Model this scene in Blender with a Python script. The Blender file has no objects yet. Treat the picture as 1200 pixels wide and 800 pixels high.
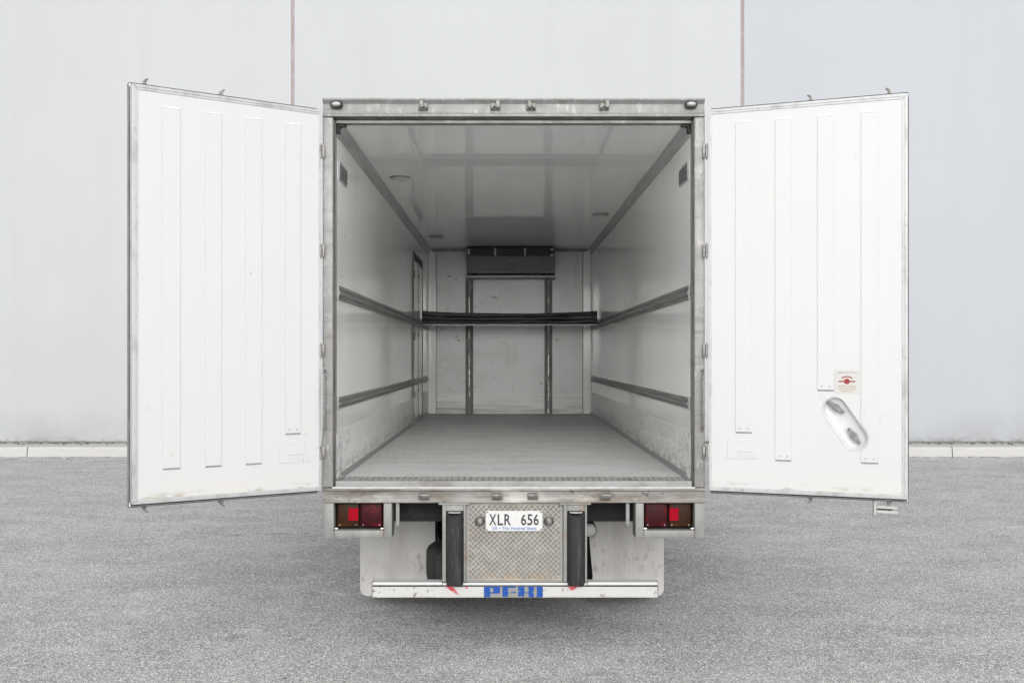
import bpy, bmesh, math, random
from mathutils import Vector, Matrix
R = math.radians
random.seed(7)
sc = bpy.context.scene
C = sc.collection

# ------------------------------------------------------------------ camera, sky, sun, exposure
CAM_D, CAM_H, CAM_X = 6.98, 1.90, -0.05
cd = bpy.data.cameras.new('camera')
cam = bpy.data.objects.new('camera', cd); C.objects.link(cam)
cam.location = (CAM_X, -CAM_D, CAM_H); cam.rotation_euler = (R(90), 0, 0)
cd.sensor_width = 36; cd.lens = 36 * 1253 / 1200
cd.shift_x = 7 / 1200; cd.shift_y = 18 / 1200
cd.clip_start = .05; cd.clip_end = 2000
sc.camera = cam

SUN_EL, SUN_AZ = 24, 176            # azimuth measured from +Y clockwise: behind the camera
w = bpy.data.worlds.new('World'); sc.world = w; w.use_nodes = True
nt = w.node_tree; nt.nodes.clear()
sky = nt.nodes.new('ShaderNodeTexSky'); sky.sky_type = 'NISHITA'; sky.sun_disc = False
sky.sun_elevation = R(SUN_EL); sky.sun_rotation = R(SUN_AZ)
sky.air_density = 2.0; sky.dust_density = 1.0; sky.ozone_density = 1.0
hs = nt.nodes.new('ShaderNodeHueSaturation'); hs.inputs['Saturation'].default_value = .05
bg = nt.nodes.new('ShaderNodeBackground'); bg.inputs['Strength'].default_value = .15
out = nt.nodes.new('ShaderNodeOutputWorld')
nt.links.new(sky.outputs[0], hs.inputs['Color']); nt.links.new(hs.outputs[0], bg.inputs[0]); nt.links.new(bg.outputs[0], out.inputs[0])
sd = bpy.data.lights.new('sun', 'SUN'); sd.energy = 0.5; sd.angle = R(24); sd.color = (1, .992, .98)
sun = bpy.data.objects.new('sun', sd); C.objects.link(sun)
a = R(SUN_AZ); el = R(SUN_EL)
sdir = Vector((math.sin(a) * math.cos(el), math.cos(a) * math.cos(el), math.sin(el)))
sun.rotation_euler = sdir.to_track_quat('Z', 'Y').to_euler(); sun.location = (0, -20, 30)
vs = sc.view_settings
vs.view_transform = 'Standard'; vs.look = 'None'; vs.gamma = 1; vs.use_curve_mapping = False
vs.exposure = 1.15
sc.render.engine = 'CYCLES'
cy = sc.cycles
cy.max_bounces = 12; cy.diffuse_bounces = 8; cy.glossy_bounces = 6
cy.use_denoising = True
cy.sample_clamp_indirect = 8

# ------------------------------------------------------------------ materials
def ramp01(nt, src, lo, hi):
    m = nt.nodes.new('ShaderNodeMapRange'); m.inputs['From Min'].default_value = lo; m.inputs['From Max'].default_value = hi
    m.clamp = True
    nt.links.new(src, m.inputs['Value']); return m.outputs['Result']

def math_(nt, op, a, b):
    m = nt.nodes.new('ShaderNodeMath'); m.operation = op; m.use_clamp = True
    for k, v in ((0, a), (1, b)):
        if isinstance(v, (int, float)): m.inputs[k].default_value = v
        else: nt.links.new(v, m.inputs[k])
    return m.outputs[0]

def vec(nt, tc, scale, loc=(0, 0, 0), rot=(0, 0, 0)):
    mp = nt.nodes.new('ShaderNodeMapping'); mp.inputs['Scale'].default_value = scale
    mp.inputs['Location'].default_value = loc; mp.inputs['Rotation'].default_value = rot
    nt.links.new(tc, mp.inputs['Vector']); return mp.outputs[0]

def mat(name, col, rough=.5, metal=0., layers=(), bumps=(), rvar=None, spec=.5, coat=0., seed=0):
    """layers: dicts (kind noise|speck|spot, scale vec, lo, hi, col, amt, axis-range z/x/y=(a,b) full at a, none at b)"""
    m = bpy.data.materials.new(name); m.use_nodes = True
    nt = m.node_tree; b = nt.nodes['Principled BSDF']
    b.inputs['Roughness'].default_value = rough; b.inputs['Metallic'].default_value = metal
    b.inputs['Specular IOR Level'].default_value = spec; b.inputs['Coat Weight'].default_value = coat
    b.inputs['Coat Roughness'].default_value = .08
    tc = nt.nodes.new('ShaderNodeTexCoord').outputs['Object']
    sep = None
    cur = nt.nodes.new('ShaderNodeRGB'); cur.outputs[0].default_value = (*col, 1); cur = cur.outputs[0]
    for i, L in enumerate(layers):
        v = vec(nt, tc, L.get('scale', (1, 1, 1)), (seed * 3.1 + i * 7.3, i * 2.9 + seed, i * 5.7), L.get('rot', (0, 0, 0)))
        k = L.get('kind', 'noise')
        if k == 'noise':
            n = nt.nodes.new('ShaderNodeTexNoise'); n.inputs['Scale'].default_value = 1
            n.inputs['Detail'].default_value = L.get('detail', 5); n.inputs['Roughness'].default_value = L.get('nr', .6)
            nt.links.new(v, n.inputs['Vector'])
            f = ramp01(nt, n.outputs['Fac'], L.get('lo', .45), L.get('hi', .6))
        elif k == 'speck':
            n = nt.nodes.new('ShaderNodeTexVoronoi'); n.inputs['Scale'].default_value = 1
            nt.links.new(v, n.inputs['Vector'])
            d = ramp01(nt, n.outputs['Distance'], L.get('r', .15), L.get('r', .15) * .5)
            sp = nt.nodes.new('ShaderNodeSeparateColor'); nt.links.new(n.outputs['Color'], sp.inputs[0])
            f = math_(nt, 'MULTIPLY', d, math_(nt, 'LESS_THAN', sp.outputs[0], L.get('dens', .3)))
        else:   # cell: random value per voronoi cell
            n = nt.nodes.new('ShaderNodeTexVoronoi'); n.inputs['Scale'].default_value = 1
            nt.links.new(v, n.inputs['Vector'])
            sp = nt.nodes.new('ShaderNodeSeparateColor'); nt.links.new(n.outputs['Color'], sp.inputs[0])
            f = ramp01(nt, sp.outputs[0], L.get('lo', 0), L.get('hi', 1))
        for ax in 'xyz':
            if ax in L:
                if sep is None:
                    sep = nt.nodes.new('ShaderNodeSeparateXYZ'); nt.links.new(tc, sep.inputs[0])
                g = ramp01(nt, sep.outputs['xyz'.index(ax)], L[ax][1], L[ax][0])
                f = math_(nt, 'MULTIPLY', f, g)
        if 'mask' in L:
            mv = vec(nt, tc, L['mask'][0], (i * 3.3, seed, 1))
            n2 = nt.nodes.new('ShaderNodeTexNoise'); n2.inputs['Scale'].default_value = 1; nt.links.new(mv, n2.inputs['Vector'])
            f = math_(nt, 'MULTIPLY', f, ramp01(nt, n2.outputs['Fac'], L['mask'][1], L['mask'][2]))
        f = math_(nt, 'MULTIPLY', f, L.get('amt', 1.))
        mx = nt.nodes.new('ShaderNodeMix'); mx.data_type = 'RGBA'
        nt.links.new(f, mx.inputs[0]); nt.links.new(cur, mx.inputs[6]); mx.inputs[7].default_value = (*L['col'], 1)
        cur = mx.outputs[2]
    nt.links.new(cur, b.inputs['Base Color'])
    if rvar:
        n = nt.nodes.new('ShaderNodeTexNoise'); n.inputs['Scale'].default_value = 1; n.inputs['Detail'].default_value = 4
        nt.links.new(vec(nt, tc, rvar[0]), n.inputs['Vector'])
        mr = nt.nodes.new('ShaderNodeMapRange'); mr.inputs['From Min'].default_value = .3; mr.inputs['From Max'].default_value = .7
        mr.inputs['To Min'].default_value = rvar[1]; mr.inputs['To Max'].default_value = rvar[2]
        nt.links.new(n.outputs['Fac'], mr.inputs['Value']); nt.links.new(mr.outputs[0], b.inputs['Roughness'])
    nrm = None
    for (k, scale, strength, dist) in bumps:
        if k == 'n':
            n = nt.nodes.new('ShaderNodeTexNoise'); n.inputs['Detail'].default_value = 4; o_ = 'Fac'
        else:
            n = nt.nodes.new('ShaderNodeTexVoronoi'); o_ = 'Distance'
        n.inputs['Scale'].default_value = 1
        nt.links.new(vec(nt, tc, scale), n.inputs['Vector'])
        bp = nt.nodes.new('ShaderNodeBump'); bp.inputs['Strength'].default_value = strength; bp.inputs['Distance'].default_value = dist
        nt.links.new(n.outputs[o_], bp.inputs['Height'])
        if nrm: nt.links.new(nrm, bp.inputs['Normal'])
        nrm = bp.outputs[0]
    if nrm: nt.links.new(nrm, b.inputs['Normal'])
    return m

def S(x): return (x, x, x)
M = {}
M['asphalt'] = mat('asphalt', (.262, .262, .26), .9, layers=[
    dict(scale=(.45, .6, 1), lo=.38, hi=.64, col=(.32, .32, .316), amt=.85),
    dict(scale=(1.3, 1.9, 2), lo=.42, hi=.64, col=(.155, .155, .153), amt=.72),
    dict(scale=(6, 9, 2), lo=.48, hi=.64, col=(.16, .16, .158), amt=.42),
    dict(scale=(2.6, 3.6, 2), lo=.58, hi=.68, col=(.44, .44, .435), amt=.5),
    dict(kind='cell', scale=S(170), lo=.0, hi=1., col=(.50, .50, .495), amt=.6),
    dict(kind='cell', scale=S(150), lo=.76, hi=.82, col=(.05, .05, .05), amt=.72),
    dict(kind='cell', scale=S(160), lo=.87, hi=.91, col=(.85, .85, .84), amt=.85),
    dict(scale=(22, 26, 12), lo=.56, hi=.64, col=(.09, .09, .09), amt=.5, mask=(S(1.1), .47, .6)),
    dict(scale=(3.2, 5.2, 1), lo=.60, hi=.68, col=(.12, .12, .118), amt=.45, mask=(S(.55), .48, .6)),
    dict(kind='speck', scale=S(3.2), r=.05, dens=.4, col=(.035, .035, .035), amt=.9),
    dict(kind='speck', scale=S(2.1), r=.03, dens=.4, col=(.8, .8, .79), amt=.8),
], bumps=[('v', S(150), .5, .003), ('n', S(11), .3, .012)], rvar=(S(20), .8, .95), spec=.3)
M['conc'] = mat('kerb_concrete', (.38, .376, .368), .85, layers=[
    dict(scale=(3, 3, 14), lo=.5, hi=.62, col=(.36, .35, .34), amt=.6),
    dict(scale=(60, 60, 60), lo=.55, hi=.7, col=(.28, .27, .26), amt=.5),
    dict(scale=(5, 40, 40), lo=.5, hi=.58, col=(.13, .11, .09), amt=.8, z=(.008, .03)),
    dict(scale=(8, 30, 30), lo=.5, hi=.62, col=(.2, .17, .13), amt=.7, y=(13.8, 13.5)),
], bumps=[('n', S(40), .4, .004)])
def wallmat(nm, col, seed):
    dk = tuple(c * .86 for c in col)
    return mat(nm, col, .62, layers=[
        dict(scale=(.25, .25, .18), lo=.38, hi=.66, col=tuple(c * .95 for c in col), amt=.8),
        dict(scale=(1.2, 1, .9), lo=.5, hi=.7, col=tuple(c * 1.04 for c in col), amt=.35),
        dict(scale=(2.2, 1, .12), lo=.52, hi=.72, col=dk, amt=.22),
        dict(scale=(1.6, 1, 1.2), lo=.28, hi=.62, col=(.2, .198, .196), amt=.62, z=(.2, .95)),
        dict(scale=(7, 1, 12), lo=.46, hi=.62, col=(.11, .105, .09), amt=.85, z=(.2, .36)),
        dict(kind='speck', scale=S(1.1), r=.025, dens=.4, col=(.3, .3, .3), amt=.5),
    ], bumps=[('n', S(.7), .10, .04), ('n', S(60), .06, .003)], seed=seed)
M['wallL'] = wallmat('painted_concrete_neutral', (.343, .350, .359), 1)
M['wallM'] = wallmat('painted_concrete', (.338, .346, .358), 2)
M['wallR'] = wallmat('painted_concrete_cool', (.313, .325, .346), 3)
M['seal'] = mat('joint_sealant', (.245, .20, .196), .8, layers=[dict(scale=(4, 4, 3), lo=.45, hi=.6, col=(.31, .275, .27), amt=.6)])
M['moss'] = mat('moss', (.06, .058, .04), .95, layers=[dict(scale=S(9), lo=.4, hi=.6, col=(.13, .115, .09), amt=.8)])

M['door'] = mat('door_gelcoat', (.455, .456, .457), .32, layers=[
    dict(scale=(1.6, 1, .35), lo=.45, hi=.7, col=(.45, .45, .447), amt=.5),
    dict(kind='speck', scale=S(9), r=.09, dens=.10, col=(.25, .24, .22), amt=.7, mask=((2, 2, .8), .5, .58)),
    dict(kind='speck', scale=(14, 14, 10), r=.13, dens=.16, col=(.33, .32, .30), amt=.65, z=(1.3, 2.2), mask=((3, 3, 2), .48, .56)),
    dict(scale=(9, 9, 60), lo=.63, hi=.67, col=(.45, .44, .42), amt=.45, mask=((2, 2, 3), .55, .62)),
    dict(scale=(5, 5, 26), lo=.46, hi=.62, col=(.52, .48, .41), amt=.55, z=(1.04, 1.19)),
    dict(scale=(9, 9, 40), lo=.52, hi=.6, col=(.22, .18, .13), amt=.6, z=(1.06, 1.10)),
], bumps=[('n', (3, 3, 1.2), .07, .02), ('n', S(45), .03, .002)], rvar=((2, 2, 1), .26, .42))
M['ribshadow'] = mat('rib_shadow_grey', (.20, .20, .195), .6)  # grey for the shadow painted below each door rib
M['skin'] = mat('body_paint', (.78, .78, .78), .3, layers=[dict(scale=(2, 2, .5), lo=.5, hi=.7, col=(.7, .69, .67), amt=.5)], coat=.3)
M['gel'] = mat('wall_gelcoat', (.88, .88, .87), .13, spec=.5, layers=[
    dict(scale=(1, 2.6, .10), lo=.45, hi=.68, col=(.80, .795, .775), amt=.55),
    dict(scale=(1, 9, .25), lo=.55, hi=.7, col=(.74, .73, .71), amt=.4),
    dict(kind='speck', scale=S(11), r=.10, dens=.10, col=(.2, .2, .2), amt=.7, mask=(S(1.3), .46, .56)),
    dict(scale=(20, 6, 26), rot=(.6, 0, 0), lo=.66, hi=.69, col=(.4, .4, .39), amt=.5, mask=(S(1.2), .5, .6)),
], bumps=[('n', (1, 1.0, .3), .02, .01)], rvar=((1, 1, .5), .05, .10))
M['kick'] = mat('kick_gelcoat', (.78, .775, .765), .3, layers=[
    dict(scale=(1, 4, 9), lo=.45, hi=.62, col=(.62, .61, .59), amt=.6),
    dict(scale=(1, 18, 40), rot=(.5, 0, 0), lo=.55, hi=.63, col=(.25, .24, .23), amt=.65, mask=((1, .9, 3), .42, .58)),
    dict(scale=(1, 30, 22), lo=.58, hi=.66, col=(.78, .78, .76), amt=.6),
    dict(scale=(1, 12, 16), lo=.48, hi=.6, col=(.3, .35, .38), amt=.6, y=(.2, .45)),
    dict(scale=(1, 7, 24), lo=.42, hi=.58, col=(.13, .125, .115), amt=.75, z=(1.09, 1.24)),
], bumps=[('n', S(25), .15, .004)])
M['ceil'] = mat('ceiling_gelcoat', (.88, .88, .875), .02, spec=.9, layers=[
    dict(scale=(.8, 3.2, 1), lo=.45, hi=.68, col=(.83, .83, .82), amt=.55),
    dict(scale=(18, 5, 1), rot=(0, 0, .5), lo=.69, hi=.72, col=(.5, .5, .49), amt=.4, mask=(S(1.1), .5, .6)),
], bumps=[('n', (.35, .9, 1), .006, .004)], rvar=((.8, 2.5, 1), .0, .012))
M['back'] = mat('front_wall_gelcoat', (.70, .70, .695), .25, layers=[
    dict(scale=(2.2, 1, 2.2), lo=.47, hi=.62, col=(.60, .597, .585), amt=.65),
    dict(scale=(9, 1, 30), lo=.625, hi=.665, col=(.19, .18, .17), amt=.7, mask=((1.6, 1, 2.6), .49, .61)),
    dict(kind='speck', scale=S(14), r=.12, dens=.14, col=(.12, .11, .1), amt=.8, mask=(S(1.5), .46, .56)),
    dict(scale=(6, 1, .8), lo=.58, hi=.7, col=(.46, .45, .43), amt=.5),
], bumps=[('n', S(2.4), .12, .02)])
M['floor'] = mat('floor_coating', (.52, .52, .515), .55, layers=[
    dict(scale=(1.2, 5, 1), lo=.4, hi=.66, col=(.40, .40, .395), amt=.75),
    dict(scale=(3.5, 26, 1), lo=.52, hi=.64, col=(.60, .60, .595), amt=.3),
    dict(scale=(30, 9, 1), rot=(0, 0, .9), lo=.57, hi=.64, col=(.22, .215, .21), amt=.6, mask=(S(1.), .42, .58)),
    dict(kind='cell', scale=S(130), lo=0, hi=1, col=(.47, .47, .465), amt=.3),
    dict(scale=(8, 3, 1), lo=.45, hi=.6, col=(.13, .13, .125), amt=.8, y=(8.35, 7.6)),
], bumps=[('n', S(120), .2, .003)], rvar=(S(3), .42, .65))
M['steel'] = mat('frame_steel', (.225, .224, .219), .55, metal=.2, layers=[
    dict(scale=(7, 7, 1.4), lo=.42, hi=.66, col=(.17, .166, .158), amt=.65),
    dict(scale=(28, 28, 9), lo=.55, hi=.66, col=(.36, .356, .345), amt=.55),
    dict(scale=(4, 9, 26), lo=.52, hi=.66, col=(.13, .122, .11), amt=.5),
], bumps=[('n', S(30), .10, .003)], rvar=(S(12), .45, .65))
M['sill'] = mat('sill_steel', (.222, .216, .204), .5, metal=.2, layers=[
    dict(scale=(2.6, 9, 13), lo=.44, hi=.6, col=(.12, .10, .078), amt=.8),
    dict(scale=(2.1, 9, 6), lo=.52, hi=.64, col=(.40, .385, .35), amt=.8),
    dict(scale=(26, 20, 34), lo=.585, hi=.62, col=(.06, .055, .05), amt=.85, mask=((1.9, 1, 1), .50, .60)),
    dict(scale=(3, 9, 60), lo=.42, hi=.6, col=(.16, .125, .09), amt=.6, z=(.945, .975)),
], bumps=[('n', S(26), .15, .003)], rvar=(S(12), .3, .6))
M['galv'] = mat('galvanised_steel', (.185, .188, .18), .55, metal=.15, layers=[
    dict(scale=(16, 16, 16), lo=.42, hi=.62, col=(.15, .156, .146), amt=.7),
    dict(scale=(9, 9, 7), lo=.56, hi=.66, col=(.18, .10, .055), amt=.6),
    dict(scale=(5, 5, 2), lo=.5, hi=.7, col=(.28, .28, .27), amt=.5),
], bumps=[('n', S(40), .1, .002)])
M['alu'] = mat('aluminium_trim', (.40, .403, .408), .42, metal=.3, layers=[
    dict(scale=(12, 12, 5), lo=.5, hi=.65, col=(.22, .22, .22), amt=.5),
    dict(scale=(40, 40, 40), lo=.6, hi=.68, col=(.25, .22, .19), amt=.5),
], bumps=[('n', S(30), .06, .002)])
M['rail'] = mat('rail_aluminium', (.27, .27, .265), .42, metal=.3, layers=[
    dict(scale=(30, 2.2, 30), lo=.45, hi=.62, col=(.15, .15, .147), amt=.7),
    dict(scale=(40, 14, 40), lo=.6, hi=.68, col=(.5, .5, .49), amt=.55),
], bumps=[('n', S(30), .1, .003)])
M['trackdark'] = mat('track_steel_dark', (.11, .108, .105), .5, metal=.5, layers=[
    dict(scale=(30, 30, 4), lo=.5, hi=.62, col=(.2, .19, .18), amt=.7)])
M['cove'] = mat('cove_aluminium', (.52, .52, .515), .4, metal=.2, layers=[dict(scale=(20, 1.2, 20), lo=.45, hi=.65, col=(.36, .36, .355), amt=.6)])
M['wear'] = mat('worn_track_centre', (.10, .10, .10), .4, metal=.6, layers=[dict(scale=(40, 40, 9), lo=.5, hi=.6, col=(.5, .5, .49), amt=.9)])
M['slot'] = mat('slot_dark', (.03, .03, .03), .8)
M['rubber'] = mat('rubber', (.018, .018, .018), .75, spec=.25, layers=[
    dict(scale=(20, 20, 3), lo=.5, hi=.68, col=(.06, .056, .052), amt=.6),
    dict(scale=(60, 60, 9), lo=.6, hi=.68, col=(.12, .09, .075), amt=.35)], bumps=[('n', S(40), .2, .003)])
M['gasket'] = mat('door_gasket', (.05, .048, .046), .7, layers=[dict(scale=(9, 9, 5), lo=.45, hi=.62, col=(.14, .125, .11), amt=.6)])
M['black'] = mat('chassis_black', (.010, .010, .011), .7, spec=.2, layers=[dict(scale=S(8), lo=.5, hi=.7, col=(.025, .023, .021), amt=.6)])
M['vinyl'] = mat('black_vinyl', (.03, .03, .031), .3, layers=[dict(scale=(3, 20, 30), lo=.5, hi=.7, col=(.09, .09, .09), amt=.6)], bumps=[('n', (9, 30, 30), .3, .008)])
M['flap'] = mat('mudflap_plastic', (.385, .375, .362), .5, layers=[
    dict(scale=(7, 7, .9), lo=.48, hi=.66, col=(.29, .28, .268), amt=.7),
    dict(scale=(30, 9, 12), lo=.53, hi=.62, col=(.2, .188, .175), amt=.6, mask=(S(3), .42, .55)),
    dict(scale=S(50), lo=.6, hi=.68, col=(.3, .29, .28), amt=.4),
], bumps=[('n', S(3), .15, .02)])
M['checker'] = mat('checker_plate_steel', (.215, .206, .191), .5, metal=.25, layers=[
    dict(scale=(6, 6, 6), lo=.42, hi=.64, col=(.185, .168, .142), amt=.7),
    dict(scale=(14, 14, 14), lo=.5, hi=.66, col=(.30, .285, .26), amt=.5),
    dict(scale=(8, 8, 8), lo=.44, hi=.6, col=(.35, .24, .12), amt=.6, z=(.43, .50)),
], bumps=[('n', S(60), .1, .001)])
M['tread'] = mat('threshold_checker', (.22, .218, .213), .45, metal=.3, layers=[
    dict(scale=(5, 12, 9), lo=.46, hi=.64, col=(.12, .11, .1), amt=.7)], bumps=[('n', S(60), .1, .001)])
M['barwhite'] = mat('bumper_white_paint', (.385, .382, .374), .42, layers=[
    dict(scale=(5, 9, 9), lo=.5, hi=.68, col=(.36, .352, .335), amt=.6),
    dict(scale=(34, 20, 26), lo=.585, hi=.61, col=(.10, .07, .06), amt=.9, mask=((4.2, 1, 3), .50, .56)),
    dict(scale=(8, 9, 60), lo=.44, hi=.6, col=(.25, .2, .16), amt=.7, z=(.328, .345))])
M['blue'] = mat('bumper_blue_film', (.004, .05, .235), .45, spec=.25, layers=[
    dict(scale=(55, 20, 50), lo=.64, hi=.67, col=(.3, .295, .27), amt=.9)])
M['red'] = mat('red_film', (.36, .02, .028), .4, layers=[dict(scale=(30, 30, 30), lo=.45, hi=.6, col=(.42, .36, .35), amt=.6)])
M['redref'] = mat('red_reflector', (.22, .001, .008), .6, spec=.05, layers=[dict(kind='cell', scale=S(400), col=(.28, .002, .014), amt=.5)])
M['redlens'] = mat('red_lamp_lens', (.028, .002, .004), .45, spec=.12, layers=[dict(scale=(16, 16, 16), lo=.52, hi=.68, col=(.13, .003, .006), amt=.7)], bumps=[('n', (220, 220, 12), .1, .001)])  # brighter red patches paint a glow inside the lens
M['amblens'] = mat('amber_lamp_lens', (.026, .009, .003), .45, spec=.12, layers=[dict(scale=(14, 14, 14), lo=.5, hi=.66, col=(.30, .085, .006), amt=.8, z=(.76, .81))], bumps=[('n', (12, 220, 220), .1, .001)])  # orange glow at the lens bottom is painted into the colour
M['plate'] = mat('plate_white', (.46, .46, .456), .3, layers=[dict(scale=S(30), lo=.6, hi=.7, col=(.42, .41, .39), amt=.4)])
M['ink'] = mat('black_ink', (.012, .012, .013), .4)
M['inkblue'] = mat('blue_ink', (.03, .10, .34), .4)
M['greyink'] = mat('grey_ink', (.42, .42, .41), .5)
M['stickerp'] = mat('sticker_paper', (.415, .415, .395), .4)
M['inkred'] = mat('red_ink', (.22, .006, .012), .4)
M['inkorange'] = mat('orange_ink', (.36, .21, .14), .5)
M['inkfade'] = mat('faded_red_ink', (.30, .23, .2), .5)
M['chrome'] = mat('worn_chrome', (.62, .62, .61), .25, metal=.9, layers=[dict(scale=S(30), lo=.5, hi=.65, col=(.35, .32, .28), amt=.6)])
M['cast'] = mat('cast_steel', (.20, .197, .19), .5, metal=.35, layers=[dict(scale=S(40), lo=.48, hi=.62, col=(.09, .075, .06), amt=.7)])
M['lampglass'] = mat('clear_lamp_lens', (.34, .34, .335), .2, coat=.2)
M['evap'] = mat('evaporator_casing', (.075, .075, .077), .4, layers=[dict(scale=(9, 9, 9), lo=.45, hi=.7, col=(.10, .10, .10), amt=.5)])
M['greyhandle'] = mat('grey_cast_handle', (.13, .13, .13), .45, layers=[dict(scale=S(30), lo=.5, hi=.65, col=(.24, .24, .24), amt=.7)])
M['ventgrey'] = mat('vent_plastic', (.24, .24, .24), .5)
M['domel'] = mat('dome_lamp_lens', (.5, .5, .49), .3)
M['glass'] = mat('cab_glass', (.02, .022, .025), .06, spec=.6)
M['rim'] = mat('wheel_steel', (.5, .5, .5), .45, metal=.5)

# ------------------------------------------------------------------ mesh helpers
class MB:
    def __init__(s): s.bm = bmesh.new()
    def _merge(s, b2, mtx=None):
        if mtx is not None: bmesh.ops.transform(b2, matrix=mtx, verts=b2.verts)
        me = bpy.data.meshes.new('tmp'); b2.to_mesh(me); b2.free(); s.bm.from_mesh(me); bpy.data.meshes.remove(me)
    def box(s, lo, hi, bev=0., seg=2, mtx=None):
        b = bmesh.new(); bmesh.ops.create_cube(b, size=1)
        for v in b.verts:
            for k in range(3): v.co[k] = lo[k] + (v.co[k] + .5) * (hi[k] - lo[k])
        if bev > 0: bmesh.ops.bevel(b, geom=list(b.edges), offset=bev, segments=seg, affect='EDGES', profile=.5)
        s._merge(b, mtx); return s
    def prism(s, pts, axis, a, b_, bev=0., mtx=None):
        """pts 2-D outline in the two other axes (x,y,z order), extruded from a to b_ along axis"""
        b = bmesh.new()
        def P(p, t):
            q = list(p); q.insert(axis, t); return q
        v0 = [b.verts.new(P(p, a)) for p in pts]; v1 = [b.verts.new(P(p, b_)) for p in pts]
        n = len(pts); b.faces.new(v0); b.faces.new(v1[::-1])
        for i in range(n): b.faces.new((v0[i], v1[i], v1[(i + 1) % n], v0[(i + 1) % n]))
        bmesh.ops.recalc_face_normals(b, faces=b.faces)
        if bev > 0: bmesh.ops.bevel(b, geom=list(b.edges), offset=bev, segments=2, affect='EDGES', profile=.5)
        s._merge(b, mtx); return s
    def cyl(s, p0, p1, r, n=16, r2=None, bev=0.):
        p0, p1 = Vector(p0), Vector(p1); d = p1 - p0
        b = bmesh.new(); bmesh.ops.create_cone(b, cap_ends=True, segments=n, radius1=r, radius2=r if r2 is None else r2, depth=d.length)
        if bev > 0:
            bmesh.ops.bevel(b, geom=[e for e in b.edges if len(e.link_faces) == 2 and any(len(f.verts) > 4 for f in e.link_faces)], offset=bev, segments=2, affect='EDGES')
        s._merge(b, Matrix.Translation((p0 + p1) / 2) @ d.to_track_quat('Z', 'Y').to_matrix().to_4x4()); return s
    def tube(s, path, r, n=10):
        path = [Vector(p) for p in path]; b = bmesh.new(); rings = []
        up = Vector((.123, .4, .9)).normalized()
        for i, p in enumerate(path):
            t = (path[min(i + 1, len(path) - 1)] - path[max(i - 1, 0)]).normalized()
            x = t.cross(up).normalized(); y = t.cross(x)
            rings.append([b.verts.new(p + (x * math.cos(2 * math.pi * k / n) + y * math.sin(2 * math.pi * k / n)) * r) for k in range(n)])
        for A, B in zip(rings, rings[1:]):
            for k in range(n): b.faces.new((A[k], A[(k + 1) % n], B[(k + 1) % n], B[k]))
        b.faces.new(rings[0][::-1]); b.faces.new(rings[-1])
        bmesh.ops.recalc_face_normals(b, faces=b.faces); s._merge(b); return s
    def ball(s, c, r, sc_=(1, 1, 1), u=16, v=10):
        b = bmesh.new(); bmesh.ops.create_uvsphere(b, u_segments=u, v_segments=v, radius=r)
        s._merge(b, Matrix.Translation(c) @ Matrix.Diagonal((*sc_, 1))); return s
    def mesh(s, me, mtx=None):
        b = bmesh.new(); b.from_mesh(me); s._merge(b, mtx); return s
    def build_each(s, name, m, parent=None, smooth=False, angle=32):
        """every connected piece becomes an object of its own"""
        s.bm.verts.ensure_lookup_table(); seen = set(); outp = []
        for v0 in s.bm.verts:
            if v0 in seen: continue
            st, isl = [v0], []
            seen.add(v0)
            while st:
                v = st.pop(); isl.append(v)
                for e in v.link_edges:
                    o = e.other_vert(v)
                    if o not in seen: seen.add(o); st.append(o)
            m2 = MB(); mp = {v: m2.bm.verts.new(v.co) for v in isl}
            for f in {f for v in isl for f in v.link_faces}: m2.bm.faces.new([mp[v] for v in f.verts])
            outp.append(m2.build(name, m, parent, smooth, angle))
        s.bm.free(); return outp
    def build(s, name, m, parent=None, smooth=False, angle=32, loc=None):
        if smooth:
            for f in s.bm.faces: f.smooth = True
            for e in s.bm.edges:
                if len(e.link_faces) == 2 and e.calc_face_angle(0) > R(angle): e.smooth = False
        me = bpy.data.meshes.new(name); s.bm.to_mesh(me); s.bm.free(); me.materials.append(m)
        o = bpy.data.objects.new(name, me); C.objects.link(o)
        if parent: o.parent = parent
        if loc: o.location = loc
        return o

def tag(o, label=None, cat=None, group=None, kind=None):
    for k, v in (('label', label), ('category', cat), ('group', group), ('kind', kind)):
        if v: o[k] = v
    return o
def empty(name, loc=(0, 0, 0)):
    o = bpy.data.objects.new(name, None); C.objects.link(o); o.location = loc; o.empty_display_size = .3; return o

def text_mesh(txt, size, bold=0., spacing=1., depth=.0006):
    cu = bpy.data.curves.new('t', 'FONT'); cu.body = txt; cu.size = size; cu.offset = bold
    cu.align_x = 'CENTER'; cu.align_y = 'CENTER'; cu.space_character = spacing; cu.extrude = depth; cu.resolution_u = 4
    o = bpy.data.objects.new('t', cu); C.objects.link(o)
    dg = bpy.context.evaluated_depsgraph_get(); dg.update()
    me = bpy.data.meshes.new_from_object(o.evaluated_get(dg))
    bpy.data.objects.remove(o); bpy.data.curves.remove(cu)
    xs = [v.co.x for v in me.vertices]; ys = [v.co.y for v in me.vertices]
    return me, (min(xs), max(xs), min(ys), max(ys))
ROT_FACE = Matrix.Rotation(R(90), 4, 'X')      # text plane to face -Y
def text_fit(mb, txt, x0, x1, z0, z1, y, bold=0., spacing=1.):
    me, (a, b, c, d) = text_mesh(txt, .1, bold, spacing)
    sx, sz = (x1 - x0) / (b - a), (z1 - z0) / (d - c)
    mt = Matrix.Translation((x0, y, z0)) @ ROT_FACE @ Matrix.Diagonal((sx, sz, 1, 1)) @ Matrix.Translation((-a, -c, 0))
    mb.mesh(me, mt); bpy.data.meshes.remove(me)

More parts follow.
